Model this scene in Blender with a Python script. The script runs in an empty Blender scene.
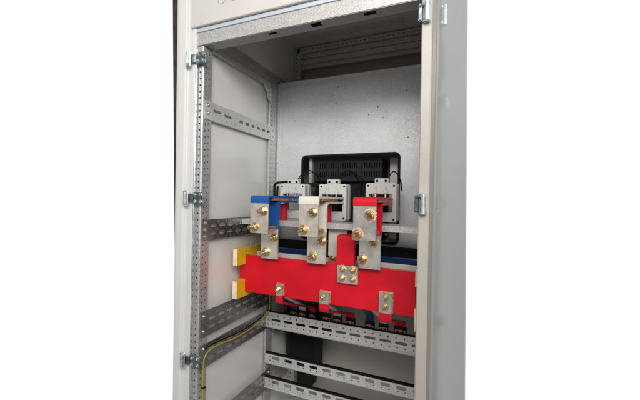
import bpy, bmesh, math, random
from mathutils import Vector, Matrix
from mathutils.geometry import tessellate_polygon
random.seed(4)
PI = math.pi
S = bpy.context.scene
COL = S.collection
EYE = 1.30                      # height of the lens above the floor; shapes below are written relative to the lens

# ------------------------------------------------------------------ materials
def new_mat(name):
    m = bpy.data.materials.new(name); m.use_nodes = True
    nt = m.node_tree
    return m, nt, nt.nodes['Principled BSDF']

def noise_mix(nt, c0, c1, scale, detail=4, lo=.35, hi=.65, coord=None):
    n = nt.nodes.new('ShaderNodeTexNoise'); n.inputs['Scale'].default_value = scale; n.inputs['Detail'].default_value = detail
    r = nt.nodes.new('ShaderNodeValToRGB')
    r.color_ramp.elements[0].position = lo; r.color_ramp.elements[1].position = hi
    r.color_ramp.elements[0].color = (*c0, 1); r.color_ramp.elements[1].color = (*c1, 1)
    if coord: nt.links.new(coord, n.inputs['Vector'])
    nt.links.new(n.outputs['Fac'], r.inputs['Fac'])
    return r.outputs['Color'], n

def coords(nt):
    t = nt.nodes.new('ShaderNodeTexCoord')
    return t.outputs['Object']

def mul(nt, a, b, f=1.0):
    x = nt.nodes.new('ShaderNodeMix'); x.data_type = 'RGBA'; x.blend_type = 'MULTIPLY'
    x.inputs['Factor'].default_value = f
    nt.links.new(a, x.inputs['A']); nt.links.new(b, x.inputs['B'])
    return x.outputs['Result']

def bump(nt, p, h, strength, dist=.001):
    b = nt.nodes.new('ShaderNodeBump'); b.inputs['Strength'].default_value = strength; b.inputs['Distance'].default_value = dist
    nt.links.new(h, b.inputs['Height']); nt.links.new(b.outputs['Normal'], p.inputs['Normal'])

def v(c, k): return tuple(min(1, x*k) for x in c)

def paint(name, base, rough=.4, var=.05, coat=0., scale=9, orange=.06, metallic=0, grain=.03, ripple=0, smudge=.07):
    m, nt, p = new_mat(name); c = coords(nt)
    col, _ = noise_mix(nt, v(base, 1-var), v(base, 1+var), scale, 5, coord=c)
    g, gn = noise_mix(nt, (1-2*grain,)*3, (1, 1, 1), 420, 2, coord=c)
    nt.links.new(mul(nt, col, g), p.inputs['Base Color'])
    p.inputs['Metallic'].default_value = metallic
    _, sn = noise_mix(nt, (0, 0, 0), (1, 1, 1), 6.5, 6, coord=c)
    mr = nt.nodes.new('ShaderNodeMapRange'); mr.inputs['From Min'].default_value = .3; mr.inputs['From Max'].default_value = .7
    mr.inputs['To Min'].default_value = max(.05, rough-smudge); mr.inputs['To Max'].default_value = rough+smudge
    nt.links.new(sn.outputs['Fac'], mr.inputs['Value']); nt.links.new(mr.outputs['Result'], p.inputs['Roughness'])
    p.inputs['Coat Weight'].default_value = coat; p.inputs['Coat Roughness'].default_value = .12
    bump(nt, p, gn.outputs['Fac'], orange)
    if ripple:
        b1 = p.inputs['Normal'].links[0].from_node
        b2 = nt.nodes.new('ShaderNodeBump'); b2.inputs['Strength'].default_value = ripple; b2.inputs['Distance'].default_value = .01
        rn = nt.nodes.new('ShaderNodeTexNoise'); rn.inputs['Scale'].default_value = 22; rn.inputs['Detail'].default_value = 3
        nt.links.new(c, rn.inputs['Vector']); nt.links.new(rn.outputs['Fac'], b2.inputs['Height']); nt.links.new(b2.outputs['Normal'], b1.inputs['Normal'])
    return m

def galv(name, base=.55, rough=.42, spangle=.22, metallic=.8, scale=130, tint=(1, 1, 1), grain=.8):
    m, nt, p = new_mat(name); c = coords(nt)
    vo = nt.nodes.new('ShaderNodeTexVoronoi'); vo.inputs['Scale'].default_value = scale; nt.links.new(c, vo.inputs['Vector'])
    bw = nt.nodes.new('ShaderNodeRGBToBW'); nt.links.new(vo.outputs['Color'], bw.inputs['Color'])
    r = nt.nodes.new('ShaderNodeValToRGB'); nt.links.new(bw.outputs['Val'], r.inputs['Fac'])
    a, b = base*(1-spangle), base*(1+spangle)
    r.color_ramp.elements[0].position = .2; r.color_ramp.elements[1].position = .8
    r.color_ramp.elements[0].color = (a*tint[0], a*tint[1], a*tint[2], 1); r.color_ramp.elements[1].color = (b*tint[0], b*tint[1], b*tint[2], 1)
    g, gn = noise_mix(nt, (.62,)*3, (1, 1, 1), 330, 3, .3, .62, c)
    w, _ = noise_mix(nt, (.86, .85, .83), (1, 1, 1), 7, 4, coord=c)
    nt.links.new(mul(nt, mul(nt, r.outputs['Color'], g, grain), w, .6), p.inputs['Base Color'])
    p.inputs['Metallic'].default_value = metallic
    mr = nt.nodes.new('ShaderNodeMapRange'); mr.inputs['To Min'].default_value = rough-.1; mr.inputs['To Max'].default_value = rough+.14
    nt.links.new(bw.outputs['Val'], mr.inputs['Value']); nt.links.new(mr.outputs['Result'], p.inputs['Roughness'])
    bump(nt, p, gn.outputs['Fac'], .12)
    return m

def metal(name, c0, c1, rough, scale=40, metallic=1., b=.05, lo=.35, hi=.65):
    m, nt, p = new_mat(name); c = coords(nt)
    col, n = noise_mix(nt, c0, c1, scale, 5, lo, hi, c)
    nt.links.new(col, p.inputs['Base Color'])
    mr = nt.nodes.new('ShaderNodeMapRange'); mr.inputs['To Min'].default_value = rough-.1; mr.inputs['To Max'].default_value = rough+.12
    nt.links.new(n.outputs['Fac'], mr.inputs['Value']); nt.links.new(mr.outputs['Result'], p.inputs['Roughness'])
    p.inputs['Metallic'].default_value = metallic
    bump(nt, p, n.outputs['Fac'], b)
    return m

M = dict(
    cream=paint('cream_paint', (.69, .69, .665), .35, .02, .15),
    jamb=paint('jamb_paint', (.385, .36, .32), .4, .03, .1),
    door=paint('door_paint', (.335, .350, .345), .15, .03, 1., 5, .03),
    wall=paint('wall_paint', (.72, .715, .69), .3, .03, .35, 4, .04),
    roof=paint('roof_paint', (.68, .655, .63), .45, .04),
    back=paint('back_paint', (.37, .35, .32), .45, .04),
    header=paint('header_paint', (.60, .57, .55), .45, .02),
    grey_letter=paint('grey_lettering', (.30, .31, .31), .5, .05),
    galv=galv('galvanised_steel', .72, .42, .10, .42, 200),
    postm=galv('galvanised_post', .56, .42, .10, .55, 200),
    sheet=galv('galvanised_sheet', .76, .50, .09, .55, 260, (.985, 1, 1.015), .55),
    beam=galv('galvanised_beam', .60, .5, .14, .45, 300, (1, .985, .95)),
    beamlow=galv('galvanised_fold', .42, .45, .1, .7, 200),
    rail=galv('galvanised_rail', .46, .30, .05, .95, 170, (1, .96, .94), .25),
    dim=galv('dull_steel', .62, .5, .10, .45, 150, (1, .97, .96)),
    zinc=metal('bright_zinc', (.62, .68, .70), (.85, .9, .9), .28, 60),
    tin=metal('tinned_copper', (.60, .58, .54), (.90, .87, .82), .24, 26, .95, .05, .34, .60),
    tin_warm=metal('tinned_copper_warm', (.64, .585, .50), (.88, .82, .73), .36, 30, .75, .08, .3, .7),
    copper=metal('bare_copper', (.60, .24, .13), (.90, .52, .36), .36, 90, .75),
    stain=metal('copper_stain', (.82, .46, .31), (.95, .72, .58), .42, 110, .7),
    gold=metal('yellow_zinc', (.58, .36, .15), (.90, .80, .54), .24, 120, 1., .05, .4, .6),
    pink=metal('rainbow_zinc', (.84, .46, .34), (.62, .62, .30), .26, 90, 1., .05, .42, .58),
    red=paint('red_sleeve', (.62, .003, .016), .40, .10, .1, 9, .08, grain=.02, ripple=.16, smudge=.12),
    redd=paint('red_resin', (.50, .006, .03), .3, .05, .4),
    blue=paint('blue_sleeve', (.003, .085, .34), .38, .10, .15, 12, .08, ripple=.16, smudge=.1),
    navy=paint('dark_blue_sleeve', (.006, .035, .15), .4, .06, .1),
    white=paint('white_sleeve', (.70, .665, .60), .42, .06, .1, 14, .08, ripple=.14, smudge=.1),
    yellow=paint('yellow_laminate', (.74, .47, .010), .45, .08, .1, 40),
    pale=paint('cut_laminate', (.90, .72, .58), .7, .12, 0, 90, .2),
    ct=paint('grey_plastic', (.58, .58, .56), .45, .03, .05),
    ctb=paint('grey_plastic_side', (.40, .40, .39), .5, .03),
    black=paint('black_plastic', (.011, .011, .012), .5, .15),
    blackm=paint('black_box_paint', (.016, .018, .022), .55, .12),
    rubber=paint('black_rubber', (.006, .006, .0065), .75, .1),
    hole=paint('dark_recess', (.006, .006, .006), .8, .1),
    strip=paint('pale_blue_highlight', (.60, .64, .71), .35, .04, .1, 40, .1, .3),
    hingeb=metal('dark_zinc', (.10, .13, .14), (.24, .28, .29), .34, 80, .9),
    wyel=paint('yellow_insulation', (.50, .27, .008), .45, .05),
    wgrn=paint('green_insulation', (.26, .36, .02), .45, .05),
)
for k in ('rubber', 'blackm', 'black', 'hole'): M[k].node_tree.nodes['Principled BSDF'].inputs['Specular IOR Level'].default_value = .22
M['red'].node_tree.nodes['Principled BSDF'].inputs['Specular IOR Level'].default_value = .3
for k in ('door',): M[k].node_tree.nodes['Principled BSDF'].inputs['Coat IOR'].default_value = 2.1; M[k].node_tree.nodes['Principled BSDF'].inputs['Coat Roughness'].default_value = .07
# dark shelving wood with dusty red and orange flecks
M['plank'] = paint('dark_brown_wood', (.045, .022, .016), .6, .5, 0, 30)

# ------------------------------------------------------------------ mesh helpers
def box(bm, x0, x1, y0, y1, z0, z1, bev=0, seg=1):
    vs = [bm.verts.new((x, y, z)) for z in (z0, z1) for y in (y0, y1) for x in (x0, x1)]
    fs = [bm.faces.new([vs[i] for i in q]) for q in ((0, 2, 3, 1), (4, 5, 7, 6), (0, 1, 5, 4), (2, 6, 7, 3), (0, 4, 6, 2), (1, 3, 7, 5))]
    if bev:
        es = list({e for f in fs for e in f.edges})
        bmesh.ops.bevel(bm, geom=es, offset=bev, segments=seg, profile=.5, affect='EDGES', clamp_overlap=True)

def ring(cx, cy, r, n=10, a0=0):
    return [(cx+r*math.cos(a0+2*PI*i/n), cy+r*math.sin(a0+2*PI*i/n)) for i in range(n)]

def slot(cx, cy, w, h, n=5):
    r = h/2; d = max(w/2-r, 0); pts = []
    for i in range(n): a = -PI/2+PI*i/(n-1); pts.append((cx+d+r*math.cos(a), cy+r*math.sin(a)))
    for i in range(n): a = PI/2+PI*i/(n-1); pts.append((cx-d+r*math.cos(a), cy+r*math.sin(a)))
    return pts

def rrect(x0, x1, y0, y1, r, n=5):
    pts = []
    for cx, cy, a in ((x1-r, y0+r, -PI/2), (x1-r, y1-r, 0), (x0+r, y1-r, PI/2), (x0+r, y0+r, PI)):
        for i in range(n): t = a+PI/2*i/(n-1); pts.append((cx+r*math.cos(t), cy+r*math.sin(t)))
    return pts

def plate(bm, outer, holes, th, f):
    """outline with holes in (u, v), thickness th behind w=0; f maps (u, v, w) to a point"""
    loops = [outer]+list(holes)
    tri = tessellate_polygon([[Vector((a, b, 0)) for a, b in l] for l in loops])
    flat = [p for l in loops for p in l]
    A = [bm.verts.new(f(a, b, 0)) for a, b in flat]; B = [bm.verts.new(f(a, b, -th)) for a, b in flat]
    for t in tri:
        try:
            bm.faces.new([A[i] for i in t]); bm.faces.new([B[i] for i in reversed(t)])
        except ValueError: pass
    k = 0
    for l in loops:
        n = len(l)
        for i in range(n):
            j = (i+1) % n
            bm.faces.new((A[k+i], A[k+j], B[k+j], B[k+i]))
        k += n

def front(y): return lambda a, b, w: (a, y-w, b)          # faces the viewer: u=x, v=z
def side(x): return lambda a, b, w: (x+w, a, b)            # faces +x: u=y, v=z
def under(z): return lambda a, b, w: (a, b, z-w)           # faces down: u=x, v=y

def frame_of(d):
    d = Vector(d).normalized()
    a = d.orthogonal().normalized(); return a, d.cross(a)

def cyl(bm, p, q, r0, r1=None, n=16, rot=0):
    p, q = Vector(p), Vector(q); r1 = r0 if r1 is None else r1
    a, b = frame_of(q-p)
    L = []
    for c, r in ((p, r0), (q, r1)):
        L.append([bm.verts.new(c+(a*math.cos(rot+2*PI*i/n)+b*math.sin(rot+2*PI*i/n))*r) for i in range(n)])
    for i in range(n): bm.faces.new((L[0][i], L[0][(i+1) % n], L[1][(i+1) % n], L[1][i]))
    bm.faces.new(L[0][::-1]); bm.faces.new(L[1])

def smooth_path(pts, k=6):
    P = [Vector(p) for p in pts]; out = []
    for i in range(len(P)-1):
        p0 = P[max(i-1, 0)]; p1 = P[i]; p2 = P[i+1]; p3 = P[min(i+2, len(P)-1)]
        for j in range(k):
            t = j/k
            out.append(.5*((2*p1)+(p2-p0)*t+(2*p0-5*p1+4*p2-p3)*t*t+(3*p1-p0-3*p2+p3)*t**3))
    return out+[P[-1]]

def tube(bm, pts, r, n=8, stripe=None):
    P = smooth_path(pts); prev = None; first = None
    a = frame_of(P[1]-P[0])[0]
    for i, p in enumerate(P):
        d = (P[min(i+1, len(P)-1)]-P[max(i-1, 0)]).normalized()
        a = (a-d*a.dot(d)).normalized(); b = d.cross(a)
        R = [bm.verts.new(p+(a*math.cos(2*PI*k/n)+b*math.sin(2*PI*k/n))*r) for k in range(n)]
        if prev:
            for k in range(n):
                fc = bm.faces.new((prev[k], prev[(k+1) % n], R[(k+1) % n], R[k])); fc.smooth = True
                if stripe and (k+i//5) % n in (stripe if i > 26 else (0, 1, 2, 3, 4)): fc.material_index = 1
        else: first = R
        prev = R
    bm.faces.new(first[::-1]); bm.faces.new(prev)

def strip(bm, path, x0, x1, th, rad=.012):
    """flat bar bent along a (y, z) polyline, width x0..x1"""
    P = [Vector(p) for p in path]; Q = [P[0]]
    for i in range(1, len(P)-1):
        a = (P[i-1]-P[i]); b = (P[i+1]-P[i]); r = min(rad, a.length*.45, b.length*.45)
        s, e = P[i]+a.normalized()*r, P[i]+b.normalized()*r
        for t in (0, .25, .5, .75, 1): Q.append(s.lerp(P[i], t).lerp(P[i].lerp(e, t), t))
    Q.append(P[-1]); rows = []
    for i, p in enumerate(Q):
        d = (Q[min(i+1, len(Q)-1)]-Q[max(i-1, 0)]).normalized(); n = Vector((-d.y, d.x))*th/2
        rows.append([bm.verts.new((x, c.x, c.y)) for x, c in ((x0, p+n), (x1, p+n), (x1, p-n), (x0, p-n))])
    for A, B in zip(rows, rows[1:]):
        for k in range(4): bm.faces.new((A[k], A[(k+1) % 4], B[(k+1) % 4], B[k]))
    bm.faces.new(rows[0][::-1]); bm.faces.new(rows[-1])

ORG = {}
def link(o, parent=None):
    COL.objects.link(o)
    if parent: o.parent = parent
    return o

def thing(name, label, cat, loc, group=None):
    o = bpy.data.objects.new(name, None); link(o)
    o.location = loc; o.empty_display_size = .05
    o['label'] = label; o['category'] = cat
    if group: o['group'] = group
    ORG[o] = Vector(loc)
    return o

def obj(name, bm, mats, parent=None, bev=0, smooth=False, label=None):
    """links the bmesh (written relative to the lens) as one mesh object under parent"""
    root = parent
    while root and root.parent: root = root.parent
    if root: bmesh.ops.translate(bm, verts=bm.verts, vec=-ORG[root])
    bmesh.ops.recalc_face_normals(bm, faces=bm.faces)
    me = bpy.data.meshes.new(name); bm.to_mesh(me); bm.free()
    if smooth:
        for f in me.polygons: f.use_smooth = True
    for m in (mats if isinstance(mats, (list, tuple)) else [mats]): me.materials.append(m)
    o = bpy.data.objects.new(name, me); link(o, parent)
    if bev:
        b = o.modifiers.new('edge', 'BEVEL'); b.width = bev; b.segments = 2; b.limit_method = 'ANGLE'; b.angle_limit = math.radians(40)
    if label: o['label'] = label
    return o

def single(name, bm, mats, label, cat, group=None, loc=None, **k):
    """a thing that is one mesh"""
    cs = [x.co.copy() for x in bm.verts]
    loc = Vector(loc) if loc else Vector(((min(c.x for c in cs)+max(c.x for c in cs))/2, (min(c.y for c in cs)+max(c.y for c in cs))/2, min(c.z for c in cs)))
    bmesh.ops.translate(bm, verts=bm.verts, vec=-loc)
    o = obj(name, bm, mats, None, **k); o.location = loc; ORG[o] = loc
    o['label'] = label; o['category'] = cat
    if group: o['group'] = group
    return o

def B(): return bmesh.new()

def dup(root, d, label):
    r = root.copy(); COL.objects.link(r); r.location = root.location+Vector(d); r['label'] = label
    for ch in root.children:
        c = ch.copy(); COL.objects.link(c); c.parent = r
        for g in ch.children:
            e = g.copy(); COL.objects.link(e); e.parent = c
    return r

def bolt(parent, x, y, z, s=1., length=.037, mat='gold', wmat='pink', stain=0, tilt=0):
    """stud with nut on a plate facing the viewer, with its washer; optional copper bloom on the plate"""
    b = B()
    dx, dz = random.uniform(-.05, .05), random.uniform(-.04, .04)
    def at(t): return (x+dx*t, y-t, z+dz*t)
    cyl(b, at(.0035*s), at(.0135*s), .0125*s, n=6, rot=random.uniform(0, 1))
    cyl(b, at(.0135*s), at(.0155*s), .0108*s, .0085*s, n=14)
    o = obj('bolt', b, M[mat], parent)
    b = B()
    for q in range(9):
        t0, t1 = .0155*s+(length*s-.0185*s)*q/9, .0155*s+(length*s-.0185*s)*(q+1)/9; tm = (t0+t1)/2
        cyl(b, at(t0), at(tm), .0062*s, .0070*s, n=12); cyl(b, at(tm), at(t1), .0070*s, .0062*s, n=12)
    cyl(b, at(length*s-.003*s), at(length*s), .0064*s, .0042*s, n=12)
    obj('stud', b, M['pink' if random.random() < .5 else mat], o)
    w = B(); cyl(w, (x, y-.0002, z), (x, y-.0022*s, z), .0165*s, n=20); cyl(w, (x, y-.0022*s, z), (x, y-.0038*s, z), .0130*s, n=18)
    obj('washer', w, M[wmat], o)
    if stain:
        t = B(); k = 22
        pts = [(x+.003*stain+math.cos(2*PI*i/k)*.0215*stain*random.uniform(.78, 1.15), z+.002*stain+math.sin(2*PI*i/k)*.0225*stain*random.uniform(.78, 1.15)) for i in range(k)]
        plate(t, pts, [], .0003, front(y-.00035)); obj('copper_bloom', t, M['stain'], o)
    return o

# ================================================================== THE CABINET
XL, XR = -.935, -.085              # inner faces of the posts
ZB, ZT = -EYE+.10, .906            # bottom and roof
cab = thing('switchgear_cabinet', 'open light grey steel switchgear cabinet with galvanised posts and perforated rails inside', 'cabinet', (-.53, 1.42, -EYE))

# painted carcass
b = B(); box(b, -.962, -.952, 1.054, 1.84, ZB, ZT); obj('side_panel', b, M['wall'], cab)
b = B(); box(b, -.078, -.068, 1.05, 1.84, ZB, ZT); obj('side_panel', b, M['wall'], cab)
b = B(); box(b, -.985, -.078, 1.83, 1.84, ZB, ZT); obj('back_panel', b, M['back'], cab)
b = B(); box(b, -.985, -.078, 1.05, 1.83, ZB, ZB+.01); obj('floor_panel', b, M['wall'], cab)
b = B(); box(b, -1.05, -.07, 1.0, 1.84, -EYE, ZB-.001, .004); obj('plinth', b, M['blackm'], cab)
# roof: inner sheet with vent slots, closed by a rain cover above
holes = []
for j in range(4):
    for i in range(44):
        holes.append([(-.795+i*.0118+a, 1.655+j*.017+c) for a, c in ((0, 0), (.005, 0), (.005, .011), (0, .011))])
b = B(); plate(b, [(-1.05, 1.0), (-.079, 1.0), (-.079, 1.829), (-1.05, 1.829)], holes, .002, under(ZT))
box(b, -1.0, -.06, .99, 1.85, ZT+.025, ZT+.03); box(b, -1.0, -.995, .99, 1.85, ZT+.003, ZT+.025); box(b, -.065, -.06, .99, 1.85, ZT+.003, ZT+.025)
box(b, -.995, -.065, 1.845, 1.85, ZT+.003, ZT+.025); box(b, -.995, -.065, .99, .995, ZT+.003, ZT+.025)
obj('roof_panel', b, M['roof'], cab)

# painted frame at the left of the opening: rounded column, groove and strip
b = B()
pts = [(-1.000, 1.045), (-1.056, 1.045), (-1.056, 1.012)]
for i in range(7): a = PI+PI/2*i/6; pts.append((-1.034+.022*math.cos(a), 1.008+.022*math.sin(a)))
pts += [(-1.012, .986), (-1.0055, .9885), (-1.004, .995)]
pts += [(-1.000, 1.000)]
def flare(x, z): return x-(.0005+.0095*(z+.6))*max(0, min(1, (-1.02-x)/.03))
vs = [[b.verts.new((flare(x, z), y, z)) for x, y in pts] for z in (ZB, ZT)]
for i in range(len(pts)): b.faces.new((vs[0][i], vs[0][(i+1) % len(pts)], vs[1][(i+1) % len(pts)], vs[1][i]))
b.faces.new(vs[0][::-1]); b.faces.new(vs[1])
obj('front_column', b, M['cream'], cab)
b = B(); box(b, -1.0035, -.984, .996, 1.02, ZB, ZT); box(b, -.982, -.965, .992, 1.02, ZB, ZT, .002); obj('front_strip', b, M['cream'], cab)
b = B(); box(b, -.9645, -.957, .990, .9985, ZB, .575, .002); obj('door_seal', b, M['zinc'], cab)
# right jamb
b = B(); box(b, -.118, -.089, .985, 1.05, ZB, ZT, .003); box(b, -.089, -.0805, 1.022, 1.05, ZB, ZT); obj('front_jamb', b, M['jamb'], cab)

# header panel with lettering
b = B(); box(b, -.984, -.1185, .984, .998, .657, ZT, .0025); hd = obj('header_panel', b, M['header'], cab)
b = B(); box(b, -1.003, -.1185, 1.0, 1.05, .664, ZT-.003); obj('header_return', b, M['back'], hd)
cu = bpy.data.curves.new('lettering', 'FONT'); cu.body = 'UNK'; cu.size = .058; cu.offset = -.0022; cu.extrude = .0008; cu.space_character = .8
tmp = bpy.data.objects.new('lettering', cu); COL.objects.link(tmp)
bpy.context.view_layer.update()
me = bpy.data.meshes.new_from_object(tmp.evaluated_get(bpy.context.evaluated_depsgraph_get()))
bpy.data.objects.remove(tmp)
me.transform(Matrix.Translation(Vector((-.857, .9832, .717))-ORG[cab]) @ Matrix.Rotation(PI/2, 4, 'X'))
me.materials.clear(); me.materials.append(M['grey_letter'])
link(bpy.data.objects.new('lettering', me), hd)

# galvanised beam over the opening
b = B(); box(b, -.966, -.1185, 1.0, 1.002, .592, .6555); tbm = obj('top_beam', b, M['beam'], cab)
b = B(); box(b, -.966, -.1185, .9955, .9998, .641, .6565, .001); obj('edge_highlight', b, M['strip'], tbm)  # beam lip with its bluish edge highlight put into the colour
b = B()
hs = [rrect(-.652, -.617, 1.013, 1.026, .002, 3), rrect(-.483, -.446, 1.010, 1.034, .002, 3), rrect(-.30, -.26, 1.012, 1.03, .002, 3)]
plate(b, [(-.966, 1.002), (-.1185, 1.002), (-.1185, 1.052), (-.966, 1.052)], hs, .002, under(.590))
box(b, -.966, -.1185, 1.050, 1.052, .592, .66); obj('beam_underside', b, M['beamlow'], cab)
b = B()
box(b, -.966, -.1185, 1.006, 1.046, .615, .618); obj('beam_cavity', b, M['hole'], cab)

# ---- posts with perforations every 25 mm
def post(y0, y1, x0, x1, z0, z1, faceside=True, mat='postm', both=False, sx=1):
    b = B(); ch = .0035 if x1-x0 > .015 else .0025
    a0, a1 = (x0, x1-ch) if sx > 0 else (x0+ch, x1)
    xs = x1 if sx > 0 else x0
    f = side(xs) if sx > 0 else (lambda a, c, w: (xs-w, a, c))
    za = z0
    while za < z1-.0005:                                   # pieces of eight perforations, butted end to end
        zb = min(za+.2, z1)
        rows = [za+.0125+i*.025 for i in range(8) if za+.0125+i*.025 < zb-.006]
        hs = [ring((x0+x1)/2-.002*sx, z, .0042, 8) for z in rows] if x1-x0 > .015 else []
        plate(b, [(a0, za), (a1, za), (a1, zb), (a0, zb)], hs, .002, front(y0))
        hs = [ring(y0+.018, z, .0040, 8) for z in rows]+[ring(y1-.014, z+.0045, .0034, 8) for z in rows]
        plate(b, [(y0+ch, za), (y1, za), (y1, zb), (y0+ch, zb)], hs, .002, f)
        za = zb
    q = [b.verts.new(p) for p in ((xs-sx*ch, y0, z0), (xs, y0+ch, z0), (xs, y0+ch, z1), (xs-sx*ch, y0, z1))]; b.faces.new(q)
    xb = x0 if sx > 0 else x1-.002
    box(b, xb, xb+.002, y0+.003, y1, z0, z1); box(b, x0+.003, x1-.003, y1+.0005, y1+.0025, z0, z1)
    return obj('post', b, M[mat], cab)
pf = post(1.0025, 1.052, -.957, XL, ZB, .588)
pr = post(1.490, 1.552, -.944, XL, ZB, .66)
post(1.765, 1.825, -.951, -.905, ZB, .90, mat='dim')
post(1.053, 1.10, -.118, -.0785, ZB, .588, sx=-1)
post(1.490, 1.552, -.13, -.0785, ZB, .66, sx=-1)
post(1.765, 1.825, -.13, -.0785, ZB, .90, mat='dim', sx=-1)

def screw(parent, p, axis, r=.0065, mat='zinc'):
    b = B(); p = Vector(p); a = Vector(axis)
    cyl(b, p, p+a*.0012, r*1.25, n=14); cyl(b, p+a*.0012, p+a*.005, r, r*.8, n=6); cyl(b, p+a*.005, p+a*.0062, r*.6, r*.45, n=10)
    return obj('screw', b, M[mat], parent)

# ---- side rails on the left wall
def side_rail(z0, z1, holes, y0=1.012, y1=1.535, mat='rail', ends=(), depth=.018, x=XL+.004):
    b = B(); plate(b, [(y0, z0), (y1, z0), (y1, z1), (y0, z1)], holes, .002, side(x))
    box(b, x-depth, x-.002, y0, y1, z0+.0002, z0+.002)
    o = obj('side_rail', b, M[mat], cab)
    for y, z in ends: screw(o, (x, y, z), (1, 0, 0))
    return o
def dots(y0, y1, z, p=.025, r=.003): return [ring(y0+i*p, z, r, 7) for i in range(int((y1-y0)/p)+1)]

h = [slot(1.085, .352, .05, .011), slot(1.152, .348, .05, .011)]+[slot(1.245+i*.046, .346, .030, .014) for i in range(6)]
h += dots(1.05, 1.51, .369, .0288)+dots(1.115, 1.51, .324, .0288)
side_rail(.309, .381, h, mat='galv', ends=((1.028, .366), (1.028, .335), (1.522, .362), (1.522, .33)))
h = [slot(1.075+i*.053, z, .036, .014) for i in range(8) for z in (-.112, -.143)]+dots(1.05, 1.5, -.096, .0265)+dots(1.05, 1.5, -.1275, .053)+dots(1.05, 1.5, -.160, .0265)
side_rail(-.169, -.087, h, mat='rail', ends=((1.028, -.10), (1.028, -.128), (1.028, -.155), (1.522, -.10), (1.522, -.15)))
h = [slot(1.08+i*.057, z, .045, .0135) for i in range(8) for z in (-.487, -.52)]+dots(1.05, 1.5, -.468, .0285, .0035)+dots(1.05, 1.5, -.503, .0285, .0035)+dots(1.05, 1.5, -.538, .0285, .0035)
side_rail(-.552, -.450, h, mat='rail', ends=((1.028, -.47), (1.028, -.53), (1.522, -.47), (1.522, -.53)))
h = [slot(1.08+i*.057, z, .045, .0135) for i in range(8) for z in (-.612, -.648)]+dots(1.05, 1.5, -.597, .0285, .0035)+dots(1.05, 1.5, -.630, .0285, .0035)+dots(1.05, 1.5, -.664, .0285, .0035)
side_rail(-.677, -.583, h, mat='rail', ends=((1.03, -.60), (1.03, -.655), (1.522, -.60), (1.522, -.655)))
h = [slot(1.08+i*.057, z, .045, .0135) for i in range(8) for z in (-.935, -.965)]+dots(1.05, 1.5, -.915, .0285, .0035)+dots(1.05, 1.5, -.990, .0285, .0035)
side_rail(-1.0, -.900, h, mat='rail', ends=((1.03, -.92), (1.522, -.92)))
# rails behind the rear post, in the back compartment
h = [slot(1.60+i*.057, z, .040, .011) for i in range(3) for z in (-.68, -.72)]+[slot(1.60+i*.057, z, .040, .011) for i in range(3) for z in (-.96, -1.0)]
side_rail(-.745, -.655, h[:6], 1.556, 1.762, 'dim'); side_rail(-1.02, -.935, h[6:], 1.556, 1.762, 'dim')
# top side rail: holed lower lip and folded channel above it
b = B()
plate(b, [(1.053, .580), (1.489, .580), (1.489, .604), (1.053, .604)], dots(1.07, 1.48, .593, .025, .0034), .002, side(XL+.004))
o = obj('side_rail', b, M['galv'], cab)
b = B(); box(b, -.951, XL-.004, 1.055, 1.489, .604, .640); box(b, -.951, -.9465, 1.055, 1.764, .6405, .672)
obj('top_channel', b, M['dim'], o)
b = B(); plate(b, [(1.425, .578), (1.494, .578), (1.494, .50), (1.470, .505), (1.455, .525), (1.452, .545), (1.43, .560)], [], .003, side(XL+.008)); gs = obj('gusset', b, M['galv'], cab)
for y, z in ((1.465, .560), (1.478, .541), (1.480, .52)): screw(gs, (XL+.008, y, z), (1, 0, 0), .005)

# ---- cross rails
def cross_rail(y, z0, z1, holes, x0, x1, mat='galv', depth=.05, lip=0, flange=.0018):
    b = B(); plate(b, [(x0, z0), (x1, z0), (x1, z1), (x0, z1)], holes, .002, front(y))
    box(b, x0, x1, y+.002, y+depth, z1-.002, z1-.0002)
    box(b, x0, x1, y+.002, y+depth, z0+.0002, z0+.002)
    if lip: box(b, x0, x1, y-.006, y-.0003, z0-.0005, z0+lip, .001); box(b, x0, x1, y+.004, y+.010, z0-lip*1.6, z0-.0003)
    o = obj('cross_rail', b, M[mat], cab)
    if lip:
        b = B(); box(b, x0, x1, y+.003, y+.020, z1+.0002, z1+(.0025 if z1 > -.7 else .0065), .0006); obj('edge_trim_and_shade', b, M['rubber'], o)  # black strip standing in for the shade line along the rail top
    return o
X0, X1 = XL+.002, -.1195
# shelf rail that carries the current transformers
o = cross_rail(1.262, -.117, -.0935, [], -.930, X1, 'galv', .13)
# rail under the busbars
h = [slot(-.872+i*.0705, -.624, .054, .0125) for i in range(11)]
h += [ring(-.895+i*.0353, -.603, .0042, 7) for i in range(22)]+[ring(-.890+i*.0353, -.645, .0042, 7) for i in range(22)]
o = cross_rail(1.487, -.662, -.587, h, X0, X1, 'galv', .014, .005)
for z in (-.60, -.625, -.648): screw(o, (X0+.018, 1.487, z), (0, -1, 0), .0055)
h = [slot(-.868+i*.0705, -.820, .046, .016) for i in range(11)]+[ring(-.883+i*.0705+d, -.836, .0036, 7) for i in range(11) for d in (0, .032)]+[ring(-.904, z, .004, 7) for z in (-.815, -.835)]
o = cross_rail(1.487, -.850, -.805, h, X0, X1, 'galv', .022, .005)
h = [slot(-.868+i*.0705, -.945, .046, .016) for i in range(11)]+[ring(-.883+i*.0705+d, -.961, .0036, 7) for i in range(11) for d in (0, .032)]+[ring(-.904, z, .004, 7) for z in (-.94, -.96)]
o = cross_rail(1.487, -.978, -.930, h, X0, X1, 'galv', .022, .005)
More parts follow.
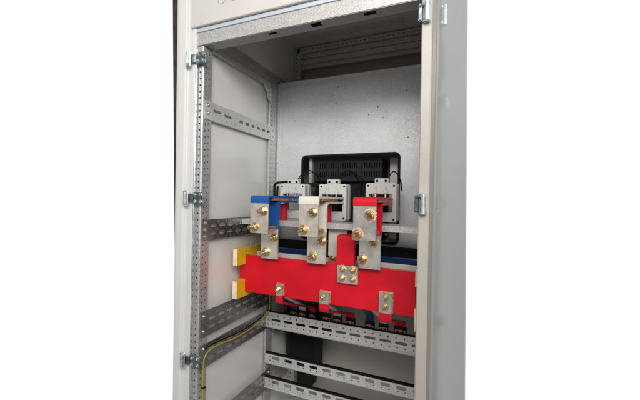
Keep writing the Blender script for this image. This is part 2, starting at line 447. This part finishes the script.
# rear rails below the roof
o = cross_rail(1.765, .866, .897, [ring(-.90+i*.026, .882, .0038, 7) for i in range(30)], -.924, -.131, 'dim', .03)
b = B(); box(b, -.924, -.131, 1.772, 1.80, .842, .8655, .004); box(b, -.924, -.131, 1.775, 1.80, .835, .8415); box(b, -.924, -.131, 1.772, 1.80, .802, .833, .004); box(b, -.924, -.131, 1.79, 1.815, .780, .8015)
obj('rear_channel', b, M['dim'], cab)
b = B(); box(b, -.920, -.885, 1.757, 1.764, .835, .868, .002); br = obj('corner_bracket', b, M['dim'], cab)
screw(br, (-.912, 1.757, .842), (0, -1, 0), .006); screw(br, (-.893, 1.757, .842), (0, -1, 0), .006)

# ---- mounting panel with the rounded cut-out
YP = 1.580
def at_panel(x, z, r=.003): return ring(x, z, r, 8)
cut = rrect(-.782, -.277, -.20, .228, .022, 6)
pins = [at_panel(x, z) for x, z in ((-.86, .52), (-.83, .42), (-.60, .40), (-.59, .575), (-.565, .385), (-.43, .42), (-.36, .40), (-.385, .455), (-.345, .43), (-.25, .52), (-.24, .30))]
big = ring(-.893, -.110, .022, 16)
b = B(); plate(b, [(-.927, -.215), (-.132, -.215), (-.132, .624), (-.927, .624)], [cut, big]+pins, .003, front(YP))
box(b, -.927, -.132, YP-.010, YP-.0003, .6245, .6285); mp = obj('mounting_panel', b, M['sheet'], cab)
b = B(); box(b, -.947, -.9275, YP-.012, YP+.004, -.215, .626, .002); obj('panel_fold', b, M['galv'], mp)
for z in (.54, .195, -.02): screw(mp, (-.932, YP-.012, z), (0, -1, 0), .005, 'dim')
tr = rrect(-.787, -.272, -.205, .233, .027, 6); ti = rrect(-.776, -.283, -.194, .222, .014, 6)
b = B(); plate(b, tr, [ti], .012, front(YP-.008)); obj('edge_trim_and_shade', b, M['rubber'], mp)
for x, z in ((-.62, .53), (-.60, .49), (-.87, .60)): screw(mp, (x, YP, z), (0, -1, 0), .004, 'zinc')

# ---- hinges
def hinge_left(z):
    b = B(); box(b, -.955, -.9055, .984, .990, z-.023, z+.024, .002); box(b, -.985, -.955, .980, .986, z-.016, z+.017, .002)
    o = obj('hinge', b, M['hingeb'], cab)
    b = B(); box(b, -.998, -.972, .972, .979, z-.030, z+.031, .004); cyl(b, (-.982, .970, z-.022), (-.982, .970, z+.023), .0075); obj('hinge_pin', b, M['zinc'], o)
    for x, dz in ((-.945, .013), (-.945, -.012), (-.918, .014), (-.918, -.012)): screw(o, (x, .984, z+dz), (0, -1, 0), .0055)
def hinge_right(z):
    b = B(); box(b, -.127, -.115, .976, .984, z-.025, z+.025, .002); o = obj('hinge', b, M['hingeb'], cab)
    b = B(); box(b, -.115, -.092, .973, .9835, z-.030, z-.016, .004); box(b, -.115, -.092, .973, .9835, z+.016, z+.030, .004)
    cyl(b, (-.102, .972, z-.028), (-.102, .972, z+.028), .0085); obj('hinge_pin', b, M['zinc'], o)
    for dz in (-.02, .02): screw(o, (-.121, .976, z+dz), (0, -1, 0), .0042, 'hingeb')
for z in (.535, -.003, -.630): hinge_left(z)
for z in (.537, -.006, -.630): hinge_right(z)

# ---- open door on the right: swung out past square, its free edge trimmed to a fold
ang = math.radians(44); dx, dy = math.cos(ang), -math.sin(ang)
hx, hy = -.0770, .990
b = B()
def dp(s, t): return (hx+dx*s+math.sin(ang)*t, hy+dy*s+math.cos(ang)*t)
def slab(b, s0, s1b, s1t, t0, t1, z0, z1):
    vs = []
    for z, s1 in ((z0, s1b), (z1, s1t)):
        for s, t in ((s0, t0), (s1, t0), (s1, t1), (s0, t1)):
            x, y = dp(s, t); vs.append(b.verts.new((x, y, z)))
    for q in ((0, 1, 2, 3), (7, 6, 5, 4), (0, 4, 5, 1), (1, 5, 6, 2), (2, 6, 7, 3), (3, 7, 4, 0)): b.faces.new([vs[i] for i in q])
slab(b, 0, .136, .101, 0, .003, ZB+.01, ZT-.01)
dr = obj('door', b, M['door'], cab, bev=.0008)

# ================================================================== CURRENT TRANSFORMERS
ct = thing('current_transformer', 'grey current transformer behind the blue busbar, nearest the left wall', 'transformer', (-.7555, 1.455, -.0925), 'current transformers on the shelf rail')
cx = -.7555
win = rrect(cx-.053, cx+.050, -.052, .027, .003, 3)
b = B(); c = .006; o8 = [(cx-.067+c, -.092), (cx+.067-c, -.092), (cx+.067, -.092+c), (cx+.067, .075-c), (cx+.067-c, .075), (cx-.067+c, .075), (cx-.067, .075-c), (cx-.067, -.092+c)]
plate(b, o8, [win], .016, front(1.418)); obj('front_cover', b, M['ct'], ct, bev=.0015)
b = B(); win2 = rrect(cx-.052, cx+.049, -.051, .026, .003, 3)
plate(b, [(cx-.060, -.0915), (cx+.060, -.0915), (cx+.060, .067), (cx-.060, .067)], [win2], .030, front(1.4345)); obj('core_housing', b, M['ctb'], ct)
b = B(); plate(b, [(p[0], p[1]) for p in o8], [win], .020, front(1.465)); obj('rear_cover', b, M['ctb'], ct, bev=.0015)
b = B(); box(b, cx-.030, cx+.030, 1.426, 1.446, .0755, .096, .002); tb = obj('terminal_tab', b, M['ct'], ct)
for s in (-1, 1):
    b = B(); cyl(b, (cx+s*.019, 1.426, .085), (cx+s*.019, 1.4235, .085), .0055, n=12); obj('terminal_screw', b, M['hole'], tb)
for s in (-1, 1):
    b = B(); box(b, cx+s*.022-.0075, cx+s*.022+.0075, 1.408, 1.4178, .028, .044, .002); cyl(b, (cx+s*.022, 1.413, .044), (cx+s*.022, 1.413, .060), .0028, n=8)
    k = obj('clamp_block', b, M['ct'], ct)
    b = B(); cyl(b, (cx+s*.022, 1.412, .0278), (cx+s*.022, 1.412, -.001), .0042, n=10); cyl(b, (cx+s*.022, 1.412, -.001), (cx+s*.022, 1.412, -.006), .008, n=12); obj('clamp_screw', b, M['zinc'], k)
for sx, z in ((-1, .063), (1, .063), (-1, -.081), (1, -.081)):
    b = B(); cyl(b, (cx+sx*.056, 1.4178, z), (cx+sx*.056, 1.4165, z), .0045, n=10); obj('cover_screw', b, M['hole'], ct)
dup(ct, (.207, 0, -.001), 'grey current transformer behind the white busbar, in the middle of the row')
dup(ct, (.430, 0, .003), 'grey current transformer behind the red busbar, nearest the open door')

# red standoff insulators
so = thing('standoff_insulator', 'dark red cylindrical standoff insulator under the blue busbar', 'insulator', (-.749, 1.325, -.0933), 'red standoff insulators on the shelf rail')
b = B(); cyl(b, (-.749, 1.325, -.0925), (-.749, 1.325, -.022), .0195, n=28); obj('resin_body', b, M['redd'], so, bev=.002)
b = B(); cyl(b, (-.749, 1.325, -.0219), (-.749, 1.325, -.0168), .009, n=6); obj('insert', b, M['zinc'], so)
dup(so, (.214, 0, 0), 'dark red cylindrical standoff insulator under the white busbar')
dup(so, (.435, 0, 0), 'dark red cylindrical standoff insulator under the red busbar')

# ================================================================== PHASE BUSBARS
def phase(name, label, x0, x1, pm, plate_mat, blooms, bolts_u, bolts_l, z1=-.139, z2=-.254):
    t = thing(name, label, 'busbar', ((x0+x1)/2, 1.16, z2), 'phase busbars through the current transformers')
    y = 1.130
    b = B(); strip(b, [(1.50, .0085), (y+.0045, .0085), (y+.0045, -.018)], x0, x1, .0095, .012); obj('upper_bar', b, M[pm], t)
    b = B(); box(b, x0+.0008, x1-.0008, y+.0003, y+.0087, z1, -.0185, .001)
    fp = obj('front_plate', b, M[plate_mat], t)
    b = B(); box(b, x0+.004, x1+.001, 1.17, 1.33, -.0058, .0034); obj('copper_spacer', b, M['copper'], t)
    b = B(); strip(b, [(1.50, -.0112), (1.215, -.0112), (1.215, -.126)], x0, x1, .0095, .02); obj('lower_bar', b, M[pm], t)
    b = B(); box(b, x0+.0008, x1-.0008, 1.2105, 1.2195, z2, -.1263, .001); obj('drop_plate', b, M[plate_mat], t)
    b = B(); box(b, x0+.006, x1-.006, y+.0094, 1.2098, z1+.012, -.112, .002); obj('spacer_block', b, M['copper'], t)
    for (u, w), s in zip(bolts_u, blooms[0]): bolt(t, x0+u*(x1-x0), y, -.014+w*(z1+.014), 1.14, stain=s)
    for (u, w), s in zip(bolts_l, blooms[1]): bolt(t, x0+u*(x1-x0), 1.2105, -.139+w*(z2+.139), 1.14, stain=s)
    return t
BU = ((.74, .28), (.27, .80)); BL = ((.80, .20), (.33, .76))
phase('phase_busbar', 'blue sleeved busbar pair bent down into bolted silver plates, nearest the left wall', -.793, -.708, 'blue', 'tin_warm', ((0, .8), (0, 0)), BU, BL)
phase('phase_busbar', 'off white sleeved busbar pair bent down into bolted silver plates', -.574, -.491, 'white', 'tin_warm', ((.0, .8), (.0, .0)), BU, BL)
phase('phase_busbar', 'red sleeved busbar pair bent down into silver plates with copper blooms', -.358, -.273, 'red', 'tin', ((1.02, 1.05), (.85, .92)), ((.72, .29), (.20, .85)), ((.66, .14), (.17, .72)))

# ================================================================== MAIN BUSBARS AND SUPPORTS
b = B(); box(b, -.922, -.151, 1.240, 1.250, -.417, -.251, .0025, 2)
single('main_busbar', b, M['red'], 'wide red sleeved main busbar standing on edge across the cabinet', 'busbar', 'main busbars on edge')
b = B(); box(b, -.925, -.156, 1.330, 1.341, -.405, -.248, .0025, 2)
single('main_busbar', b, M['white'], 'off white main busbar standing on edge behind the red one', 'busbar', 'main busbars on edge')
b = B(); box(b, -.925, -.156, 1.430, 1.441, -.400, -.239, .0025, 2)
single('main_busbar', b, M['navy'], 'dark blue main busbar standing on edge, rearmost of the three', 'busbar', 'main busbars on edge')
b = B(); box(b, -.925, -.156, 1.50, 1.515, -.255, -.205, .002); single('insulating_bar', b, M['black'], 'black insulating bar across the cabinet above the dark blue busbar', 'bar')

def support(x0, x1, z0, z1, label):
    t = thing('busbar_support', label, 'support', ((x0+x1)/2, 1.32, z0), 'yellow laminate busbar supports')
    # comb block: slots for the three bars
    up = z0 < -.40
    zs = z1 if up else z0; dz = -.056 if up else .056
    if up: o = [(1.180, z0), (1.46, z0), (1.46, z1)]; seq = (1.4355, 1.3355, 1.245)
    else: o = [(1.180, z1), (1.46, z1), (1.46, z0)]; seq = (1.4355, 1.3355, 1.245)
    for y in seq: o += [(y+.007, zs), (y+.007, zs+dz), (y-.007, zs+dz), (y-.007, zs)]
    o += [(1.180, zs)]
    b = B(); plate(b, o, [], x1-x0, side(x1)); obj('laminate_block', b, M['yellow'], t)
    b = B(); box(b, x0+.0005, x1-.0005, 1.1788, 1.1797, z0+.0006, z1-.0006); obj('cut_end', b, M['pale'], t)
    b = B(); cyl(b, ((x0+x1)/2+.004, 1.29, z1), ((x0+x1)/2+.004, 1.29, z1+.022), .004, n=10); obj('stud', b, M['zinc'], t)
support(-.912, -.889, -.293, -.219, 'yellow laminate block with pale cut end above the left end of the red bar')
support(-.912, -.889, -.437, -.360, 'yellow laminate block with pale cut end under the left end of the red bar')
support(-.1455, -.1245, -.292, -.230, 'yellow laminate block above the right end of the red bar, mostly behind the jamb')
support(-.1465, -.1255, -.445, -.368, 'yellow laminate block under the right end of the red bar, beside the jamb')

# red link from the red phase onto the main bar
t = thing('busbar_link', 'red sleeved upright link ending in a silver plate with four bolts', 'busbar link', (-.41, 1.24, -.324))
b = B(); strip(b, [(1.33, -.143), (1.2335, -.143), (1.2335, -.252)], -.452, -.379, .012, .008); obj('sleeved_bar', b, M['red'], t)
b = B(); box(b, -.449, -.363, 1.2275, 1.2395, -.323, -.2525, .001); obj('link_plate', b, M['tin'], t)
for x in (-.427, -.385):
    for z in (-.270, -.304): bolt(t, x, 1.2275, z, .80, .024, stain=.74)

t = thing('busbar_link', 'off white sleeved upright link half hidden behind the red link', 'busbar link', (-.475, 1.32, -.27))
b = B(); strip(b, [(1.37, -.112), (1.3035, -.112), (1.3035, -.232)], -.515, -.435, .012, .008); obj('sleeved_bar', b, M['white'], t)
b = B(); box(b, -.512, -.438, 1.298, 1.3095, -.268, -.2325, .001); obj('link_plate', b, M['copper'], t)
for x in (-.492, -.458): bolt(t, x, 1.298, -.2405, .6, .024)

# ================================================================== TAPS DOWN TO THE BREAKER TERMINALS
def tap(label, col, x0, x1, ys, zs, plate_top=None, nb=0, dark=False):
    xe = (x0+x1)/2
    t = thing('tap_bar', label, 'busbar tap', (xe, 1.5, -.64), 'tap bars below the main busbars')
    yb = ys-.012
    b = B(); strip(b, [(yb, zs+.004), (yb, zs-.024), (1.572, -.556), (1.576, -.580)], x0, x1, .008, .01); obj('sleeved_bar', b, M[col], t)
    b = B(); box(b, x0-.004, x1+.004, 1.569, 1.583, -.650, -.5805, .0015); e = obj('terminal_end', b, M['black'], t)
    d = (x1-x0)*.27; r_ = min(.0075, d*.62)
    b = B(); plate(b, [(x0, -.646), (x1, -.646), (x1, -.599), (xe+.003, -.594), (x0, -.597)], [ring(xe-d, -.609, r_, 12), ring(xe+d, -.609, r_, 12)], .0012, front(1.5675)); obj('copper_end', b, M['copper'], e)
    if plate_top:
        b = B(); box(b, x0, x1, yb-.004, yb+.004, zs+.0045, plate_top, .001); p = obj('tap_plate', b, M['tin'], t)
        b = B(); box(b, x0-.001, x1+.004, yb+.0045, yb+.0118, zs+.006, plate_top+.004, .001); obj('backing_plate', b, M['copper'], t)
        h = plate_top-zs
        for i in range(nb): bolt(t, xe-(.006 if nb == 1 else 0), yb-.004, zs+h*(.5 if nb == 1 else (.28, .72)[i])+.004, .72 if nb == 1 else .78, .018 if nb > 1 else .026)
    else:
        b = B(); box(b, x0, x1, yb-.004, yb+.004, zs+.0045, zs+.05, .001); obj('tap_plate', b, M['tin'], t)
tap('slim red tap with one gold bolt at the left of the red bar', 'red', -.722, -.690, 1.240, -.414, -.361, 1)
tap('red tap with one gold bolt under the middle of the red bar', 'red', -.521, -.480, 1.240, -.419, -.366, 1)
tap('wide red tap with two bolts on its plate, near the right jamb', 'red', -.281, -.232, 1.240, -.419, -.339, 2)
for k, (xb, xw) in enumerate(((-.815, -.765), (-.627, -.570), (-.403, -.336))):
    where = ('slim red tap at the left', 'single bolt red tap in the middle', 'two bolt red tap on the right')[k]
    tap('off white tap bar coming down beside the '+where, 'white', xw-.017, xw+.019, 1.330, -.400)
    tap('dark blue tap bar coming down left of the '+where, 'blue' if k == 0 else 'navy', xb-.018, xb+.020, 1.430, -.398)
t = thing('circuit_breaker', 'black moulded circuit breaker seen through the left slots of the rail below the tap bars', 'breaker', (-.77, 1.62, -.722))
b = B(); box(b, -.915, -.630, 1.586, 1.66, -.720, -.634, .004); obj('case', b, M['black'], t)
b = B(); box(b, -.79, -.75, 1.575, 1.5857, -.70, -.665, .002); obj('lever', b, M['blackm'], t)

# ================================================================== BLACK EQUIPMENT BEHIND THE PANEL
t = thing('air_breaker', 'black vented air circuit breaker behind the rounded cut-out of the panel', 'breaker', (-.555, 1.70, -.20))
hs = []
for j, zz in enumerate((.180, .135)):
    for g, gx in enumerate((-.705, -.590, -.462)):
        for i in range((8, 8, 7)[g]): hs.append(rrect(gx+i*.0125, gx+i*.0125+.006, zz-.014, zz+.014, .001, 2))
b = B(); plate(b, [(-.736, .100), (-.373, .100), (-.373, .213), (-.736, .213)], hs, .004, front(1.630)); cv = obj('vent_cover', b, M['blackm'], t)
b = B(); box(b, -.736, -.373, 1.6345, 1.64, .108, .112); box(b, -.736, -.730, 1.6343, 1.785, .100, .213); box(b, -.379, -.373, 1.6343, 1.785, .100, .213); box(b, -.7295, -.3795, 1.6343, 1.785, .207, .213)
box(b, -.7295, -.3795, 1.70, 1.706, .10, .2065)
obj('cover_shell', b, M['blackm'], cv)
b = B()
for x in (-.602, -.477): box(b, x-.0025, x+.0025, 1.626, 1.6297, .120, .195, .001)
obj('cover_rib', b, M['black'], cv)
b = B(); box(b, -.745, -.368, 1.665, 1.785, -.20, .0995, .004)
for i in range(4): box(b, -.735+i*.118, -.715+i*.118, 1.64, 1.6645, -.19, .085, .003)
obj('case', b, M['black'], t)
for x0, x1, y0, y1 in ((-.764, -.748, 1.62, 1.75), (-.345, -.290, 1.70, 1.706)):
    b = B(); box(b, x0, x1, y0, y1, -.19, .222); obj('side_plate', b, M['dim'], t)
for x, z in ((-.420, .035), (-.412, .020), (-.425, .005), (-.645, .03), (-.640, -.005), (-.37, -.185), (-.345, -.195), (-.35, -.165), (-.325, -.175)):
    b = B(); cyl(b, (x, 1.6645, z), (x, 1.655, z), .007, n=6); obj('contact_bolt', b, M['copper'], t)

t = thing('equipment_box', 'black plastic box with rounded foot at the back, under the slotted rail', 'box', (-.83, 1.74, -1.075))
b = B(); box(b, -.930, -.716, 1.705, 1.755, -.958, -.60, .006, 2); obj('case', b, M['black'], t)
b = B(); plate(b, rrect(-.862, -.765, -1.075, -.9585, .03, 7), [], .06, front(1.725)); obj('foot', b, M['black'], t, bev=.004)
b = B(); box(b, -.90, -.75, 1.698, 1.7045, -.935, -.66, .004); obj('lid', b, M['rubber'], t)

# ================================================================== WIRES
def wire(label, pts, r, mats, cat='cable', stripe=None, group=None, name='cable'):
    b = B(); tube(b, pts, r, 8, stripe)
    return single(name, b, mats, label, cat, group)
XW = XL+.012
wire('thin yellow and green earth cable sweeping up along the left side rails', [(XW, 1.030, -1.19), (XW, 1.026, -.90), (XW, 1.022, -.70), (XW+.002, 1.024, -.635), (XW+.004, 1.05, -.610), (XW+.004, 1.10, -.608), (XW+.003, 1.228, -.622), (XW, 1.36, -.622), (XW, 1.446, -.610), (XW+.004, 1.492, -.582), (XW+.004, 1.500, -.55), (XW+.002, 1.50, -.48), (XW, 1.50, -.43)], .0029, [M['wyel'], M['wgrn']], stripe=(1, 2, 3), name='earth_cable')
wire('thin black wire lying on the left side rail beside the earth cable', [(XW-.002, 1.03, -.60), (XW, 1.08, -.594), (XW, 1.22, -.606), (XW, 1.36, -.606), (XW, 1.45, -.592)], .003, M['rubber'])
b = B(); box(b, XW-.008, XW+.010, 1.018, 1.032, -.748, -.743, .001); single('cable_tie', b, M['black'], 'small black cable tie round the earth cable on the left post', 'cable tie')
wire('black cable running up the rear post and across to the left current transformer', [(-.918, 1.53, -.42), (-.916, 1.525, -.12), (-.916, 1.52, .04), (-.912, 1.515, .072), (-.89, 1.50, .084), (-.84, 1.47, .086), (-.785, 1.447, .086)], .0062, M['rubber'])
wire('black cable doubled beside the rear post', [(-.903, 1.53, -.42), (-.901, 1.526, -.1), (-.899, 1.52, .03), (-.89, 1.512, .066)], .0055, M['rubber'])
def arc(x0, x1, h, label, y0=1.436, y1=1.56, z0=.092):
    wire(label, [(x0, y0, z0), (x0+(x1-x0)*.25, y0+.03, z0+h*.8), (x0+(x1-x0)*.6, y0+.07, z0+h), (x1, y1, z0+h*.2), (x1+.005, y1+.01, z0-.04)], .0028, M['rubber'], 'wire', None, 'black wires on the transformer terminals', 'wire')
arc(-.738, -.672, .052, 'black wire arching high from the left transformer terminal')
arc(-.733, -.640, .040, 'black wire arching low from the left transformer terminal')
arc(-.530, -.470, .048, 'black wire curving from the middle transformer terminal')
arc(-.525, -.445, .034, 'second black wire lower over the middle transformer')
arc(-.300, -.268, .040, 'black wire curving from the right transformer terminal')
b = B(); box(b, -.735, -.66, 1.545, 1.565, .062, .086, .004)
single('wire_bundle', b, M['rubber'], 'black taped wire bundle between left and middle transformer', 'wire bundle')

# ================================================================== BACKGROUND AT THE LEFT EDGE
t = thing('plank', 'dark brown leaning plank glimpsed past the cabinet left edge', 'plank', (-1.30, 1.20, -EYE))
b = B(); lean = .0225
q = []
for z in (-EYE, 1.25):
    for x, y in ((-1.2885, 1.20), (-1.235, 1.20), (-1.235, 1.23), (-1.2885, 1.23)):
        q.append(b.verts.new((x+.0052-.037*z, y, z)))
for k in ((3, 2, 1, 0), (4, 5, 6, 7), (0, 1, 5, 4), (1, 2, 6, 5), (2, 3, 7, 6), (3, 0, 4, 7)): b.faces.new([q[i] for i in k])
obj('board', b, M['plank'], t)

# ================================================================== LIFT EVERYTHING ONTO THE FLOOR
for o in list(S.objects):
    if o.parent is None: o.location.z += EYE

# ================================================================== CAMERA
F = 332.73; yaw, pitch, roll = (math.radians(a) for a in (23.262, -.0156, 1.1468))
f = Vector((-math.sin(yaw)*math.cos(pitch), math.cos(yaw)*math.cos(pitch), math.sin(pitch)))
r = Vector((math.cos(yaw), math.sin(yaw), 0)); u = r.cross(f)
r, u = math.cos(roll)*r+math.sin(roll)*u, -math.sin(roll)*r+math.cos(roll)*u
cd = bpy.data.cameras.new('camera'); cam = bpy.data.objects.new('camera', cd); COL.objects.link(cam)
cd.sensor_width = 36; cd.lens = 36*F/640; cd.clip_start = .01; cd.clip_end = 100
mw = Matrix((r, u, -f)).transposed().to_4x4(); mw.translation = Vector((0, 0, EYE)); cam.matrix_world = mw
S.camera = cam

# ================================================================== LIGHT
w = bpy.data.worlds.new('World'); S.world = w; w.use_nodes = True
nt = w.node_tree; bg = nt.nodes['Background']
tc = nt.nodes.new('ShaderNodeTexCoord'); sp = nt.nodes.new('ShaderNodeSeparateXYZ'); nt.links.new(tc.outputs['Generated'], sp.inputs[0])
rz = nt.nodes.new('ShaderNodeValToRGB'); mz = nt.nodes.new('ShaderNodeMapRange'); mz.inputs['From Min'].default_value = -1; nt.links.new(sp.outputs['Z'], mz.inputs['Value'])
nt.links.new(mz.outputs['Result'], rz.inputs['Fac'])
e = rz.color_ramp.elements
e[0].position = .25; e[0].color = (.36, .345, .33, 1); e[1].position = .62; e[1].color = (.50, .51, .52, 1)
k = e.new(.46); k.color = (.33, .32, .31, 1); k = e.new(.06); k.color = (.10, .09, .085, 1)
my = nt.nodes.new('ShaderNodeMapRange'); my.inputs['From Min'].default_value = -.12; my.inputs['From Max'].default_value = .12; nt.links.new(sp.outputs['Y'], my.inputs['Value'])
mx = nt.nodes.new('ShaderNodeMix'); mx.data_type = 'RGBA'; nt.links.new(my.outputs['Result'], mx.inputs['Factor'])
nt.links.new(rz.outputs['Color'], mx.inputs['A']); mx.inputs['B'].default_value = (1, 1, 1, 1)
nt.links.new(mx.outputs['Result'], bg.inputs['Color']); bg.inputs['Strength'].default_value = 1.0

def area(name, loc, target, size, sy, power, col):
    d = bpy.data.lights.new(name, 'AREA'); d.shape = 'RECTANGLE'; d.size = size; d.size_y = sy; d.energy = power; d.color = col
    o = bpy.data.objects.new(name, d); COL.objects.link(o); o.location = Vector(loc)+Vector((0, 0, EYE))
    o.rotation_euler = (Vector(target)-Vector(loc)).to_track_quat('-Z', 'Y').to_euler()
    return o
area('ceiling_lamp', (.0, -.8, 1.2), (-.55, 1.3, .1), 1.8, .7, 27, (1, .97, .93))
area('front_right_fill', (.60, -.55, .85), (-.60, 1.4, .25), 1.3, .7, 31, (1, .985, .96))  # unseen fill lamp added at front right to brighten the left wall

S.view_settings.view_transform = 'Standard'; S.view_settings.look = 'None'; S.view_settings.exposure = 0; S.view_settings.gamma = 1
S.cycles.max_bounces = 8
